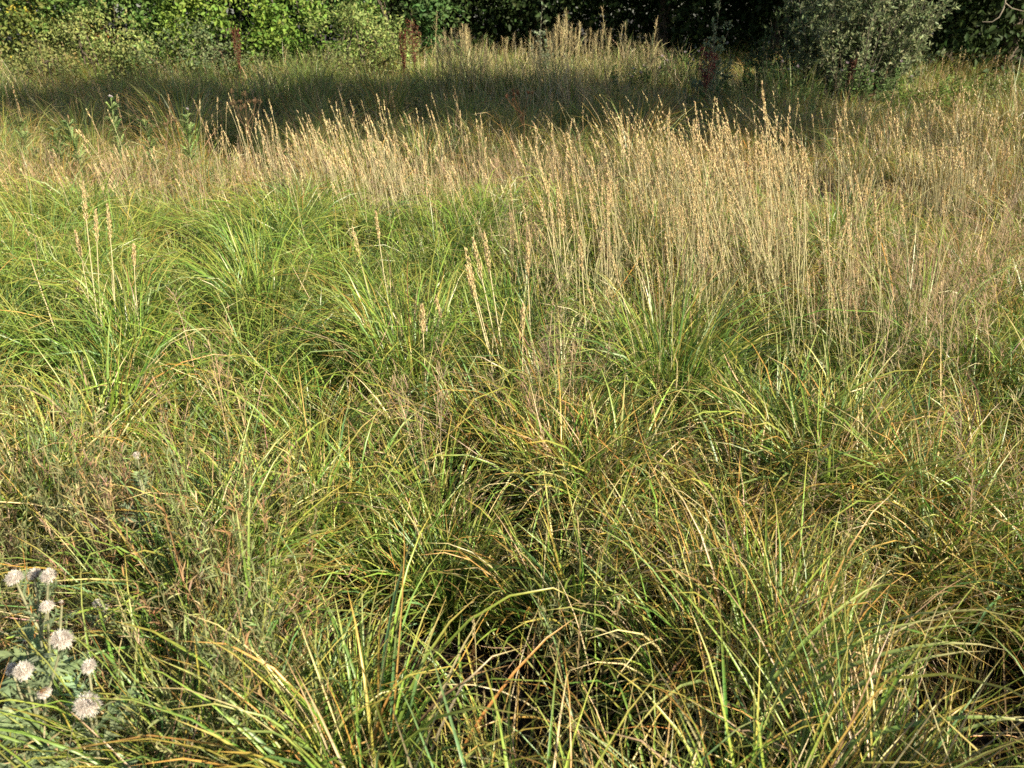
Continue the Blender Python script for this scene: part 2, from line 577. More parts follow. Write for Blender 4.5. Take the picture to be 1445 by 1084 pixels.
def stalk_thing(x, y, z, st, hd, label, group, loc_scale=1., rz=0., name='seed_stalk'):
    t = thing(name, label, 'grass stalk', (x, y, z), group)
    t.scale = (loc_scale,) * 3; t.rotation_euler.z = rz
    obj('stem', st, M_STRAW, t); obj('seed_head', hd, M_STRAW, t)
    return t


# those one can pick out one by one: (foot of the visible stem, tip) in the photograph, head length, label
def picked(fx, fy, tx, ty, hl, label, group, rad=.0062):
    x, y, z = spot(fx, fy, .33)
    top = at(tx, ty, y) - A([x, y, z])          # tip, upright above the root in depth
    lo = at(fx, fy, y) - A([x, y, z])
    k = (lo - top) / max(.1, top[2] - lo[2])
    root = lo + k * lo[2] * .8
    x, y, z = x + root[0], y, float(ground(x + root[0], y))
    h = top[2]; lean = (top[0] - root[0]) / h
    st, hd = stalk_meshes((lean * h, U(-.02, .02), h), (U(-.012, .012), U(-.02, .02), 0), hl, rad * 1.4, 230, .0040, U(.0, .15))
    return stalk_thing(x, y, z, st, hd, label, group)


GL = 'seed stalks standing alone in the green grass at left'
GC = 'pale seed stalks leaning together in the middle'
GM = 'single seed stalks across the middle of the meadow'
picked(136, 455, 113, 258, .17, 'tallest tan seed-headed stalk in the small group over green grass at left', GL, .0072)
picked(142, 452, 137, 296, .14, 'straight tan seed-headed stalk just right of the tallest one at left', GL)
picked(158, 452, 150, 290, .16, 'rightmost long stalk of the tight group of tan seed heads at left', GL)
picked(122, 445, 107, 326, .12, 'leftmost leaning seed-headed stalk of the tight group at left', GL)
picked(119, 440, 106, 408, .06, 'shortest seed-headed stalk at the foot of the left group', GL)
picked(200, 445, 191, 344, .10, 'lone thin seed stalk a little right of the left group', GL)
picked(702, 512, 657, 352, .16, 'leftmost pale seed stalk of the leaning bunch in the middle', GC, .0075)
picked(706, 508, 668, 336, .16, 'tallest pale seed stalk of the leaning bunch in the middle', GC, .0075)
picked(712, 510, 683, 328, .15, 'rightmost pale seed stalk of the leaning bunch in the middle', GC, .0075)
picked(698, 520, 659, 376, .13, 'shortest pale seed stalk of the leaning bunch in the middle', GC, .0075)
picked(755, 500, 744, 344, .13, 'thick headed seed stalk right of the leaning bunch in the middle', GM, .008)
picked(739, 540, 738, 432, .10, 'brown upright seed stalk beside the dark hollow in the middle', GM)
picked(547, 405, 530, 300, .13, 'tan seed stalk behind the dark green mounds left of centre', GM)
picked(532, 440, 498, 322, .13, 'leaning tan seed stalk in front of the dark green mounds left of centre', GM)
picked(601, 520, 596, 430, .11, 'short fluffy brown seed stalk left of the leaning bunch in the middle', GM, .01)
picked(632, 480, 614, 420, .10, 'short bent seed stalk left of the leaning bunch in the middle', GM)
picked(829, 480, 818, 334, .15, 'tan seed stalk standing left of the bright green clump in the middle', GM)
for k, (fx, fy, tx, ty) in enumerate([(792, 420, 762, 280), (790, 415, 778, 288), (797, 415, 786, 265), (800, 425, 790, 290)]):
    picked(fx, fy, tx, ty, .15, ['leftmost tan seed stalk of the four in front of the pinkish haze', 'second tan seed stalk from left of the four in front of the pinkish haze',
                                 'tallest tan seed stalk of the four in front of the pinkish haze', 'rightmost tan seed stalk of the four in front of the pinkish haze'][k], 'four seed stalks near the pinkish haze')


def build_stands():
    cand = []

    def put(k, px, py, sx, sy, h, lean, zone_name):
        left = k
        while left > 0:
            m = min(left, int(rng.integers(2, 12)))
            left -= m
            ca, cb, ch, cl, cr = px + rng.normal() * sx, py + rng.normal() * sy, U(.72, 1.1), rng.normal() * .05, U(10, 48)
            for _ in range(m):
                a, b = ca + rng.normal() * cr, max(196, cb + rng.normal() * cr * .7)
                x, y, z = spot(a, b, .34)
                k_ = (.82 if b < 300 else .90) if zone_name == 'right' else .80
                cand.append((x, y, z, k_ * h * ch * U(.78, 1.08), (lean + cl) * (1.9 if zone_name == 'right' else 1.3) + rng.normal() * .07, zone_name))
    RS, BS, LS = 'right', 'back', 'left'
    put(74, 1105, 390, 44, 26, 1.22, -.16, RS)      # dense pale clump right of centre
    put(40, 1060, 350, 40, 25, 1.15, -.15, RS)
    put(34, 985, 395, 16, 14, 1.12, -.06, RS)
    put(36, 880, 360, 35, 40, 1.10, -.12, RS)
    put(30, 930, 330, 40, 30, 1.10, -.14, RS)
    put(40, 880, 280, 60, 25, 1.06, -.12, RS)
    put(36, 1000, 270, 60, 25, 1.10, -.12, RS)
    put(44, 1180, 290, 70, 40, 1.12, -.14, RS)
    put(84, 1320, 290, 90, 45, 1.16, -.10, RS)
    put(60, 1420, 270, 60, 45, 1.18, -.06, RS)
    put(44, 1250, 240, 120, 14, 1.15, -.10, RS)
    put(26, 1280, 430, 90, 40, 1.05, -.08, RS)
    put(22, 890, 425, 26, 22, 1.06, -.08, RS)
    put(16, 945, 470, 26, 20, 1.0, -.06, RS)
    put(16, 810, 400, 26, 25, 1.02, -.10, RS)
    put(20, 1230, 440, 50, 25, 1.05, -.10, RS)
    put(12, 1150, 500, 50, 25, .95, -.10, RS)
    put(14, 690, 320, 60, 25, .98, -.10, RS)
    put(70, 515, 262, 32, 9, 1.10, -.10, BS)
    put(26, 465, 262, 10, 6, 1.15, -.14, BS)
    put(30, 580, 255, 40, 10, 1.04, -.08, BS)
    put(36, 670, 258, 45, 14, 1.02, -.10, BS)
    put(30, 780, 255, 50, 14, 1.0, -.10, BS)
    put(30, 410, 255, 18, 8, .98, -.05, BS)
    put(14, 335, 250, 20, 8, 1.0, -.08, LS)
    put(12, 160, 255, 12, 8, .90, -.1, LS)
    put(24, 70, 255, 60, 10, .76, -.08, LS)
    put(20, 250, 255, 60, 10, .76, -.1, LS)
    cand.sort(key=lambda c: math.hypot(c[0], c[1]))
    variants = []
    for k in range(16):
        h = 1.1 * U(.9, 1.08)
        variants.append((h, *stalk_meshes((.13 * h * U(.5, 1.6), U(-.04, .04), h), (U(-.05, .02), U(-.02, .02), 0), U(.14, .23), U(.0044, .0064), 160, .0024, U(0, .4))))
    lab = {RS: 'tan seed-headed stalk leaning left in the pale stands from the middle to the right', BS: 'tan seed-headed stalk in the row before the shaded band',
           LS: 'short tan seed-headed stalk in the dry strip at upper left'}
    grp = {RS: 'seed stalks in the pale stands from the middle to the right', BS: 'seed stalks in the row before the shaded band', LS: 'seed stalks in the dry strip at upper left'}
    rest = Mesh()
    # the first 275 by nearness are objects of their own, with the 25 picked ones above this keeps to about 300
    protos = {}
    for k, (x, y, z, h, lean, zn) in enumerate(cand):
        if k < 275:
            v = int(rng.integers(0, 16))
            vh, st, hd = variants[v]
            if v not in protos:
                t = protos[v] = stalk_thing(x, y, z, st, hd, lab[zn], grp[zn])
            else:
                t = copy_tree(protos[v])
                t.location = (x, y, z)
            tag(t, lab[zn], 'grass stalk', grp[zn])
            t.scale = (h / vh,) * 3
            t.rotation_euler = (rng.normal() * .05, -(lean + .13), math.pi + rng.normal() * .4)
        else:
            top = A([lean * h + U(-.03, .03), U(-.06, .06), h])
            pts = curve((x, y, z), A([x, y, z]) + top, (-.25 * lean * h + .0, 0, 0), 8)
            tube(rest, pts[:7], np.linspace(.0028, .0018, 7), mixc(PALE, LIME, U(0, .3)), 3, mixc(PALE, STRAW, .5))
            ribbons(rest, [pts[2]], U(0, 6.3), .2, U(.5, 1.2), U(.15, .3), .005, 4, PALE, STRAW)
            seed_head(rest, pts[5:] if h > .9 else pts[6:], 40, .0055, mixc(HEADC, STRAW, rng.random() * .6), .013)
    for _ in range(330):            # thin brown stalks standing through the far grass
        y = math.sqrt(U(7.6 ** 2, 15.5 ** 2)); x = U(-.72, .72) * y; z = float(ground(x, y))
        h = U(.45, .95)
        pts = curve((x, y, z), (x + U(-.2, .08), y + U(-.1, .1), z + h), (U(-.04, .04), 0, 0), 7)
        c = mixc(HEADC, BROWN, rng.random() * .8)
        tube(rest, pts[:6], np.linspace(.004, .0025, 6), c, 3)
        seed_head(rest, pts[4:], 34, U(.006, .02), c, .018)
    tag(obj('seed_grass', rest, M_STRAW), 'farther tan seed-headed grass stalks before the shaded band', kind='stuff')


build_stands()


# ------------------------------------------------------------------ foreground tussocks one can point at
def tussock(px, py, h, n, wid, label, dry=.15, lush=.3, rad=.09, arch=1., lean=(0, 0), long_blades=(), tint=None):
    x, y, z = spot(px, py, .12)
    t = thing('sedge_tussock', label, 'sedge tussock', (x, y, z), 'sedge tussocks standing out in the sward')
    mb = Mesh()
    tuft(mb, x, y, rad, int(n * 1.2), h * .85, wid * .8, 9, dry, lush, 0, .4, lean, arch)
    for az, th0, th1, L, W, ca, cb in long_blades:
        px_, py_ = x + U(-.04, .04), y + U(-.04, .04)
        ribbons(mb, [[px_, py_, ground(px_, py_)]], az, th0, th1, L, W, 12, ca, cb, pw=1.3, fold=.4, twist=U(-.3, .3), tip=mixc(A(cb), STRAW, .7))
    for v in mb.V:
        v -= A([x, y, z], np.float32)
    if tint is not None:
        mb.C = [c * A(tint, np.float32) for c in mb.C]
    obj('blades', mb, M_BLADE, t)
    return t


PG = A([.19, .25, .075]); BG = A([.12, .20, .085])
tussock(1010, 1120, 0.430, 34, .0095, 'broad bladed tussock at the lower right with long blades arching over the dark hollow', .08, .2, .07, .8, (.25, .05),
        [(.30, .12, 1.9, .80, .0115, PG, LIME), (.10, .2, 2.0, .85, .0115, PG, PG), (.55, .1, 1.7, .75, .010, PG, LIME), (.0, .35, 2.0, .80, .011, BG, LIME), (.9, .1, 1.2, .62, .010, PG, PG), (.2, .3, 1.8, .78, .011, BG, PG)])
tussock(1190, 1130, 0.378, 22, .0100, 'bluish green tussock at the bottom edge right of the arching blades', .06, .1, .06, .7, (.15, .1),
        [(.2, .6, 1.8, .55, .011, BG, PG), (.8, .3, 1.2, .5, .011, BG, PG), (2.4, .2, .8, .45, .011, PG, PG)])
tussock(365, 960, 0.430, 46, .0075, 'bright green upright tussock right of the fluffy thistles', .10, .5, .07, .85, (0, .05),
        [(1.5, .05, .5, .62, .008, PG, LIME), (1.9, .05, .4, .6, .008, GREEN, LIME)])
tussock(300, 1040, 0.396, 26, .0085, 'tussock near the lower left with yellow-green blades bent over to the right', .25, .3, .06, 1.2, (.35, .0),
        [(.1, .5, 1.9, .62, .010, LIME, YELL), (-.2, .6, 1.9, .5, .010, LIME, YELL), (2.75, .6, 1.75, .62, .009, LIME, YELL)])
tussock(850, 1010, 0.413, 46, .0070, 'straw and green tussock low in the middle before the dark hollow', .45, .1, .08, .9, (.1, .05))
tussock(945, 960, 0.447, 44, .0075, 'dense pale green tussock right of the dark foreground hollow', .12, .3, .08, .7, (.05, .05), tint=(1.1, 1.1, 1.2))
tussock(700, 1075, 0.396, 34, .0080, 'yellowing tussock at the bottom edge in the middle', .5, .1, .07, 1.1, (-.2, 0))
tussock(135, 600, 0.447, 60, .0080, 'bright green upright tussock at the left edge beside a dark hollow', .04, .8, .09, .7, (.08, .0), tint=(.95, 1.12, .9))
tussock(930, 545, 0.499, 80, .0080, 'bright lime tussock below the dense pale stalks in the middle', .10, .8, .14, .55, (.0, .0), tint=(1.1, 1.1, 1))
tussock(985, 650, 0.464, 60, .0075, 'pale green tussock right of centre with straight blades', .15, .3, .11, .6, (.05, 0), tint=(1.05, 1.1, 1.2))
tussock(560, 410, 0.447, 120, .0060, 'dark bluish green rounded tussock behind the leaning pale stalks', .03, .0, .20, 1.4, (.0, -.1), tint=(.75, .85, 1.0))
tussock(440, 330, 0.447, 120, .0062, 'large green rounded tussock left of the dark green mound', .04, .8, .22, 1.3, (.0, -.1), tint=(.95, 1.0, .9))
tussock(1420, 620, 0.430, 60, .0080, 'green tussock at the right edge halfway up', .15, .4, .10, 1., (-.2, 0))


def lone_blade():
    x, y, z = spot(214, 1010, .1)
    mb = Mesh()
    ribbons(mb, [[0, 0, 0]], 2.9, .0, .06, .50, .0095, 9, PG * 1.1, STRAW * .9, fold=.5, twist=.2)
    t = thing('grass_blade', 'single stiff upright pale blade at the lower left beside the thistles', 'grass blade', (x, y, z))
    obj('blade', mb, M_BLADE, t)


lone_blade()


# brown sedge spikes low in the middle
def sedge_spike(px, py, hgt, label):
    x, y, z = spot(px, py, hgt)
    st, hd = Mesh(), Mesh()
    tube(st, curve((0, 0, 0), (.015, .0, hgt), (.01, 0, 0)), np.linspace(.0018, .001, 7), GREEN, 4, STRAW)
    p = curve((.010, 0, hgt * .66), (.014, 0, hgt * .82), (0, 0, 0), 5)
    seed_head(hd, p, 140, .006, A([.15, .085, .035]), .005)
    h2 = Mesh()
    p = curve((.015, 0, hgt * .88), (.015, 0, hgt), (0, 0, 0), 5)
    seed_head(h2, p, 60, .003, STRAW, .006)
    t = thing('sedge_flower_stem', label, 'sedge stem', (x, y, z), 'brown sedge spikes in the foreground')
    obj('stem', st, M_BLADE, t); obj('spike', hd, M_STRAW, t); obj('spike', h2, M_STRAW, t)


sedge_spike(658, 880, .42, 'brown cylindrical sedge spike before the dark hollow in the lower middle')
sedge_spike(672, 985, .34, 'shorter brown sedge spike just right of the dark hollow at the bottom')


# ------------------------------------------------------------------ thistles gone to seed, lower left
def fluff_head(parent, p, r, drop=0., closed=False):
    """a tuft of seed down spreading out of a brown cup"""
    mb, br = Mesh(), Mesh()
    p = A(p, float); r = r * U(.64, .95)
    up = A([U(-.55, .55), U(-.5, .1), 1 - 2.2 * drop]); up /= np.linalg.norm(up)
    n = 160 if closed else int(U(1700, 2500))
    d = unit(n * 4)
    d = d[(d @ up) > (.85 if closed else U(-.05, .3))][:n]; n = len(d)
    d = d + rng.normal(0, .18, (n, 3)); d /= np.linalg.norm(d, axis=1)[:, None]
    az = np.arctan2(d[:, 1], d[:, 0]); th = np.arccos(np.clip(d[:, 2], -1, 1))
    c = jitter(np.tile(A([.86, .81, .77]), (n, 1)), .04)
    q = p - up * r * .45
    P = q + d * (r * U(.1, .8, n))[:, None] + rng.normal(0, .12 * r, (n, 3))
    ribbons(mb, P, az + rng.normal(0, .3, n), th, th + rng.normal(0, .8, n), r * U(.35, .85, n), .0009, 4, c * A([.86, .76, .68]), c, prof=(A([0, .6, 1]), A([.7, 1., .8])))
    nb = 150
    d = unit(nb * 4); d = d[np.abs(d @ up) < .8][:nb]; nb = len(d)
    d = d * .8 + up * .8
    az = np.arctan2(d[:, 1], d[:, 0]); th = np.arccos(np.clip(d[:, 2] / np.linalg.norm(d, axis=1), -1, 1))
    c = jitter(np.tile(A([.27, .165, .10]), (nb, 1)), .2)
    ribbons(br, q - up * r * .55 + d * r * .12, az, th, th + .15, r * U(.6, 1.1, nb), .0036, 3, c, c * 1.25)
    h = obj('seed_head', br, M_STRAW, parent)
    obj('fluff', mb, M_FLUFF, h)


def pinnate(mb, P, az, th0, L, c, lobes=7, wid=.03):
    """a lobed, prickly thistle leaf"""
    S = ribbons(mb, [P], az, th0, th0 + U(.3, .8), L, wid * .28, lobes, c, c * 1.15, fold=.3)[0]
    for s in (-1, 1):
        i = np.arange(1, lobes)
        n = len(i)
        ribbons(mb, S[i], az + s * U(.7, 1.2, n), th0 + .35 + U(-.2, .3, n), th0 + .8, wid * np.sin(i / lobes * 3.0) * U(.8, 1.3, n) + .004, wid * .36, 3, c, c * 1.2,
                prof=(A([0, .4, .7, 1]), A([1, .8, .4, .02])), fold=.3)


def thistle(px, py, depth, heads, label, leaf_n=16):
    foot = at(px, py, depth); foot[2] = ground(foot[0], foot[1])
    t = thing('seeding_thistle', label, 'thistle', foot, 'thistles gone to fluffy seed at the lower left')
    st, lf = Mesh(), Mesh()
    cs = A([.36, .38, .24])
    pts = [at(hx, hy, depth + dz) - foot for hx, hy, dz, *_ in heads]
    cen = np.mean(pts, 0)
    trunk_top = A([cen[0] * .7, cen[1] * .7, min(p[2] for p in pts) - .06])
    tr = curve((0, 0, 0), trunk_top, (U(-.01, .01), 0, 0), 9)
    tube(st, tr, np.linspace(.0058, .0042, 9), cs, 6)
    for (hx, hy, dz, r, drop, closed), p in zip(heads, pts):
        k = int(rng.integers(5, 9))
        mid = tr[k] * .5 + p * .5 + A([0, 0, -.02])
        c_ = np.concatenate([curve(tr[k], mid, (0, 0, 0), 4)[:-1], curve(mid, p - A([0, 0, r * .3]), (0, 0, 0), 5)])
        tube(st, c_, np.linspace(.0030, .0021, len(c_)), cs, 5, A([.34, .33, .20]))
        for q in (1, 2, 3, 4, 5, 6):
            pinnate(lf, c_[q] * .8 + c_[q - 1] * .2, U(0, 6.3), U(.4, .9), U(.03, .055), A([.17, .22, .12]), 5, .012)
    for q in range(leaf_n):
        f = U(.15, 1.0); i = int(f * 8)
        pinnate(lf, tr[i], U(0, 6.3), U(.6, 1.2), U(.07, .14), jitter(np.tile(A([.26, .33, .18]), (1, 1)), .15)[0], 7, .03)
    obj('stem', st, M_LEAF, t); obj('foliage', lf, M_LEAF, t)
    for (hx, hy, dz, r, drop, closed), p in zip(heads, pts):
        fluff_head(t, p, r, drop, closed)
    return t


thistle(75, 1080, 1.20, [(20, 815, 0, .0125, 0, 0), (47, 810, .03, .013, 0, 0), (67, 812, -.01, .0125, 0, 0), (66, 855, -.03, .014, 0, 0), (87, 850, .02, .008, 0, 1)],
        'tallest thistle at the lower left with a cluster of white fluffy heads', 34)
thistle(45, 1110, 1.10, [(87, 902, 0, .017, 0, 0), (16, 944, .02, .013, 0, 0), (33, 946, -.01, .013, 0, 0), (63, 978, 0, .014, 1, 0), (36, 905, .1, .007, 0, 1)],
        'thistle at the lower left edge with paired fluffy heads and one hanging head', 38)
thistle(130, 1120, 1.08, [(124, 940, .03, .014, 0, 0), (123, 994, -.03, .018, 0, 0)], 'thistle with two large fluffy heads, rightmost of the lower left thistles', 22)
thistle(140, 900, 1.42, [(138, 852, 0, .012, 0, 0), (148, 858, .02, .009, 0, 0)], 'small thistle with a low white tuft behind the other lower left thistles', 6)
thistle(194, 700, 1.80, [(193, 642, 0, .009, 0, 0)], 'single small white seed tuft in the grass above the lower left thistles', 16)


# ------------------------------------------------------------------ upright weeds of the middle distance
def weed(px, ptop, pfoot, label, white=True, name='flowering_thistle', c=A([.23, .30, .12]), size=1.15):
    x, y, z = spot(px, pfoot, .34)
    hs = np.linspace(.4, 1.9, 300)
    h = float(hs[np.argmin(np.abs(proj(x, y, z + hs)[1] - ptop))])
    t = thing(name, label, 'thistle', (x, y, z), 'green thistles along the shaded band')
    st, lf = Mesh(), Mesh()
    pts = curve((0, 0, 0), (U(-.04, .04), U(-.04, .04), h), (U(-.03, .03), 0, 0), 11)
    tube(st, pts, np.linspace(.006, .003, 11), c * .9, 5)
    for q in range(34):
        f = U(.35, .97); i = int(f * 10)
        pinnate(lf, pts[i] * (1 - (f * 10 - i)) + pts[min(i + 1, 10)] * (f * 10 - i), U(0, 6.3), U(.3, 1.0), (.05 + .16 * (1 - f)) * size * U(.8, 1.3), jitter(np.tile(c, (1, 1)), .18)[0], 7, .035 * size)
    obj('stem', st, M_LEAF, t); obj('foliage', lf, M_LEAF, t)
    if white:
        fl = Mesh()
        for k in range(3):
            n = 90
            d = unit(n); d[:, 2] = np.abs(d[:, 2])
            pp = pts[-1] + A([U(-.008, .008), U(-.008, .008), U(0, .01)])
            cc = jitter(np.tile(A([.70, .64, .66]), (n, 1)), .06)
            ribbons(fl, np.tile(pp, (n, 1)), np.arctan2(d[:, 1], d[:, 0]), np.arccos(d[:, 2]), np.arccos(d[:, 2]), .018, .004, 2, cc, cc)
        obj('flower', fl, M_FLUFF, t)


weed(175, 138, 225, 'tallest green thistle with a white top at upper left')
weed(270, 156, 228, 'green thistle with a small white top left of the brown umbel')
weed(213, 172, 228, 'green thistle without a flower between the two white topped ones', False)
weed(112, 168, 226, 'bushy green thistle between the left edge and the tallest one', False)
weed(92, 180, 228, 'short pale green thistle leftmost of the upper left weeds', False)
weed(38, 172, 224, 'low green weed at the left end of the shaded band', False)


def dry_umbel(px, ptop, pfoot, label, spread=.16, n=9, c=A([.15, .10, .055])):  # dead brown, darkened so the colour carries the band's shade
    x, y, z = spot(px, pfoot, .34)
    hs = np.linspace(.4, 2.2, 300)
    h = float(hs[np.argmin(np.abs(proj(x, y, z + hs)[1] - ptop))])
    t = thing('dry_umbel', label, 'dead umbellifer', (x, y, z), 'dead brown umbel stems in the meadow')
    st = Mesh()
    top = A([U(-.05, .05), 0, h * .72])
    tube(st, curve((0, 0, 0), top, (.02, 0, 0), 7), np.linspace(.006, .004, 7), c, 5)
    obj('stem', st, M_STRAW, t)
    for k in range(n):
        a = U(0, 6.3); r = spread * U(.4, 1)
        e = top + A([r * math.cos(a), r * math.sin(a), h * U(.13, .28)])
        um = Mesh()
        tube(um, curve(top - A([0, 0, U(0, .15)]), e, (0, 0, -.02), 5), np.linspace(.0028, .0016, 5), c, 4)
        m = 26
        th = U(.2, 1.2, m)
        ribbons(um, np.tile(e, (m, 1)), U(0, 6.3, m), th, th - .2, U(.02, .05, m), .004, 2, c, jitter(np.tile(c * 1.25, (m, 1)), .2), prof=(A([0, .6, 1]), A([.4, .5, 1.6])))
        obj('umbel', um, M_STRAW, t)


dry_umbel(355, 132, 225, 'tall dead brown umbel standing in the left part of the shaded band', .17, 12)
dry_umbel(240, 166, 228, 'low dead brown umbel between two green thistles', .12, 7)
dry_umbel(740, 130, 190, 'thin dead umbel in the dark right half of the shaded band', .2, 9, A([.18, .08, .04]))


def dock(px, ptop, pfoot, label, dep, c=A([.09, .032, .019]), w=.05):
    f = at(px, pfoot, dep); z = ground(f[0], f[1])
    top = at(px, ptop, dep)
    h = top[2] - z
    t = thing('dock_spike', label, 'dock plant', (f[0], f[1], z), 'rust red dock spikes along the meadow edge')
    st, se = Mesh(), Mesh()
    pts = curve((0, 0, 0), (U(-.06, .06), 0, h), (0, 0, 0), 7)
    tube(st, pts, np.linspace(.009, .004, 7), c, 5)
    n = 900
    s = U(.42, 1, n)
    k = int(rng.integers(4, 7))
    br = rng.integers(0, k, n)
    bx = (np.arange(k) / (k - 1) - .5) * w * 2.4
    by = U(-1, 1, k) * w
    s = np.where(rng.random(n) < .75, np.floor(s * 22) / 22 + rng.normal(0, .008, n), s)
    fx = np.clip((s - .42) / .25, 0, 1)
    lim = U(.8, 1, k)[br]
    P = np.stack([bx[br] * fx + rng.normal(0, w * .22, n), by[br] * fx + rng.normal(0, w * .22, n), np.minimum(s, lim) * h + rng.normal(0, .02, n)], 1)
    leaves(se, P, unit(n) + A([0, 0, .5]), unit(n), .022, .014, jitter(np.tile(c * 1.4, (n, 1)), .3))
    obj('stem', st, M_STRAW, t); obj('seed_head', se, M_STRAW, t)


dock(340, 38, 110, 'slim rust red dock spike against the bright green bush', 16.0, w=.05)
dock(586, 26, 105, 'broad rust red dock spike left of the tall pale grass', 16.0, A([.10, .042, .024]), .085)
dock(571, 42, 105, 'narrow dark dock spike just left of the broad one', 15.6, A([.10, .03, .018]), .04)
dock(994, 62, 140, 'dark red dock spike below the grey green sapling', 12.7, A([.13, .026, .024]), .075)
dock(1198, 78, 130, 'reddish dock spike in front of the grey willow', 13.2, A([.08, .032, .02]), .035)


# ------------------------------------------------------------------ tall pale grass in front of the dark trees
def panicle_meshes(h, full_=1., green=.2):
    st, pa = Mesh(), Mesh()
    pts = curve((0, 0, 0), (U(-.22, .16), U(-.15, .15), h), (U(-.06, .06), 0, 0), 9)
    c0 = mixc(STRAW, LIME, green)
    tube(st, pts, np.linspace(.0050, .0030, 9), c0, 4, STRAW)
    for q in range(5):
        i = int(rng.integers(1, 6))
        ribbons(st, [pts[i]], U(0, 6.3), U(.15, .4), U(.6, 1.6), U(.3, .6), .012, 6, mixc(LIME, STRAW, rng.random()), STRAW, twist=.6)
    m = int(80 * full_)
    t = U(5.6, 8, m); i = np.minimum(t.astype(int), 7); f = (t - i)[:, None]
    P = pts[i] * (1 - f) + pts[i + 1] * f
    th = U(.3, 1.1, m)
    c = jitter(np.tile(mixc(A([.58, .47, .24]), PALE, rng.random() * .5), (m, 1)), .15)
    ribbons(pa, P, U(0, 6.3, m), th, th + U(-.2, .7, m), U(.05, .15, m) * (1.7 - .13 * t), .0045, 3, c * .9, c, prof=(A([0, .5, .8, 1]), A([.4, .6, 1.5, .5])))
    return st.mesh('stem'), pa.mesh('panicle')


def build_panicles():
    var = [(h, *panicle_meshes(h)) for h in U(1.35, 1.6, 10)]
    protos = {}
    lab, gr = 'tall pale open-headed grass stalk in the sunlit stand before the dark trees', 'tall pale grass stand before the dark trees'
    for k in range(190):
        px = U(615, 955) if k > 25 else U(600, 700)
        dep = U(14.0, 16.2)
        tgt = np.interp(px, [600, 640, 680, 740, 800, 850, 900, 960], [55, 42, 34, 26, 22, 30, 45, 75]) + abs(rng.normal()) * 26 + 34 * float(noise(A(px), A(0.), 38., 91))- 8
        top = at(px, tgt, dep)
        z = float(ground(top[0], top[1]))
        h = top[2] - z
        if h < .6: continue
        v = int(rng.integers(0, len(var)))
        vh, st, pa = var[v]
        if v not in protos:
            t = protos[v] = thing('tall_panicle_grass', lab, 'tall grass', (0, 0, 0), gr)
            obj('stem', st, M_STRAW, t); obj('panicle', pa, M_STRAW, t)
        else:
            t = copy_tree(protos[v])
        t.location = (top[0], top[1], z)
        s = h / vh
        t.scale = (s ** .5, s ** .5, s); t.rotation_euler.z = U(0, 6.3)
    # a few taller, greener stems standing dark against the wood
    for px, ptop, dep, lb in [(868, 12, 14.2, 'tallest green open-headed stem against the dark trees'), (895, 30, 14.0, 'green open-headed stem right of the tallest one'),
                              (878, 36, 14.6, 'green open-headed stem close behind the tallest one'), (918, 26, 14.3, 'rightmost green open-headed stem against the dark trees'),
                              (610, 18, 15.5, 'green open-headed stem above the broad red dock')]:
        top = at(px, ptop, dep); z = float(ground(top[0], top[1]))
        st, pa = panicle_meshes(top[2] - z, .5, .6)
        t = thing('tall_panicle_grass', lb, 'tall grass', (top[0], top[1], z), 'green open-headed stems against the dark trees')
        obj('stem', st, M_STRAW, t); obj('panicle', pa, M_STRAW, t)
    # grass bank along the far edge
    mb = Mesh()
    n = 26000
    x = U(-12, 12, n); y = U(12.8, 17.5, n)
    px, py = proj(x, y, 1.)
    mid = np.exp(-((px - 780) / 170) ** 2)
    h = .22 + .26 * mid + .75 * noise(x, y, .75, 77) ** 2.2
    P = np.stack([x, y, ground(x, y)], 1)
    c = np.where((rng.random(n) < .10 + .50 * mid)[:, None], STRAW, np.where((rng.random(n) < .4)[:, None], OLIVE, np.where((rng.random(n) < .5)[:, None], GREEN, LIME)))
    th0 = U(0, .3, n)
    ribbons(mb, P, U(0, 6.3, n), th0, th0 + U(.2, 1.4, n), h * U(.6, 1.3, n), .010 * U(.6, 1.2, n), 4, jitter(c, .2), jitter(mixc(c, STRAW, .22), .2), twist=rng.normal(0, .6, n))
    tag(obj('edge_grass', mb, M_BLADE), 'sunlit rough grass along the far edge of the meadow', kind='stuff')


build_panicles()


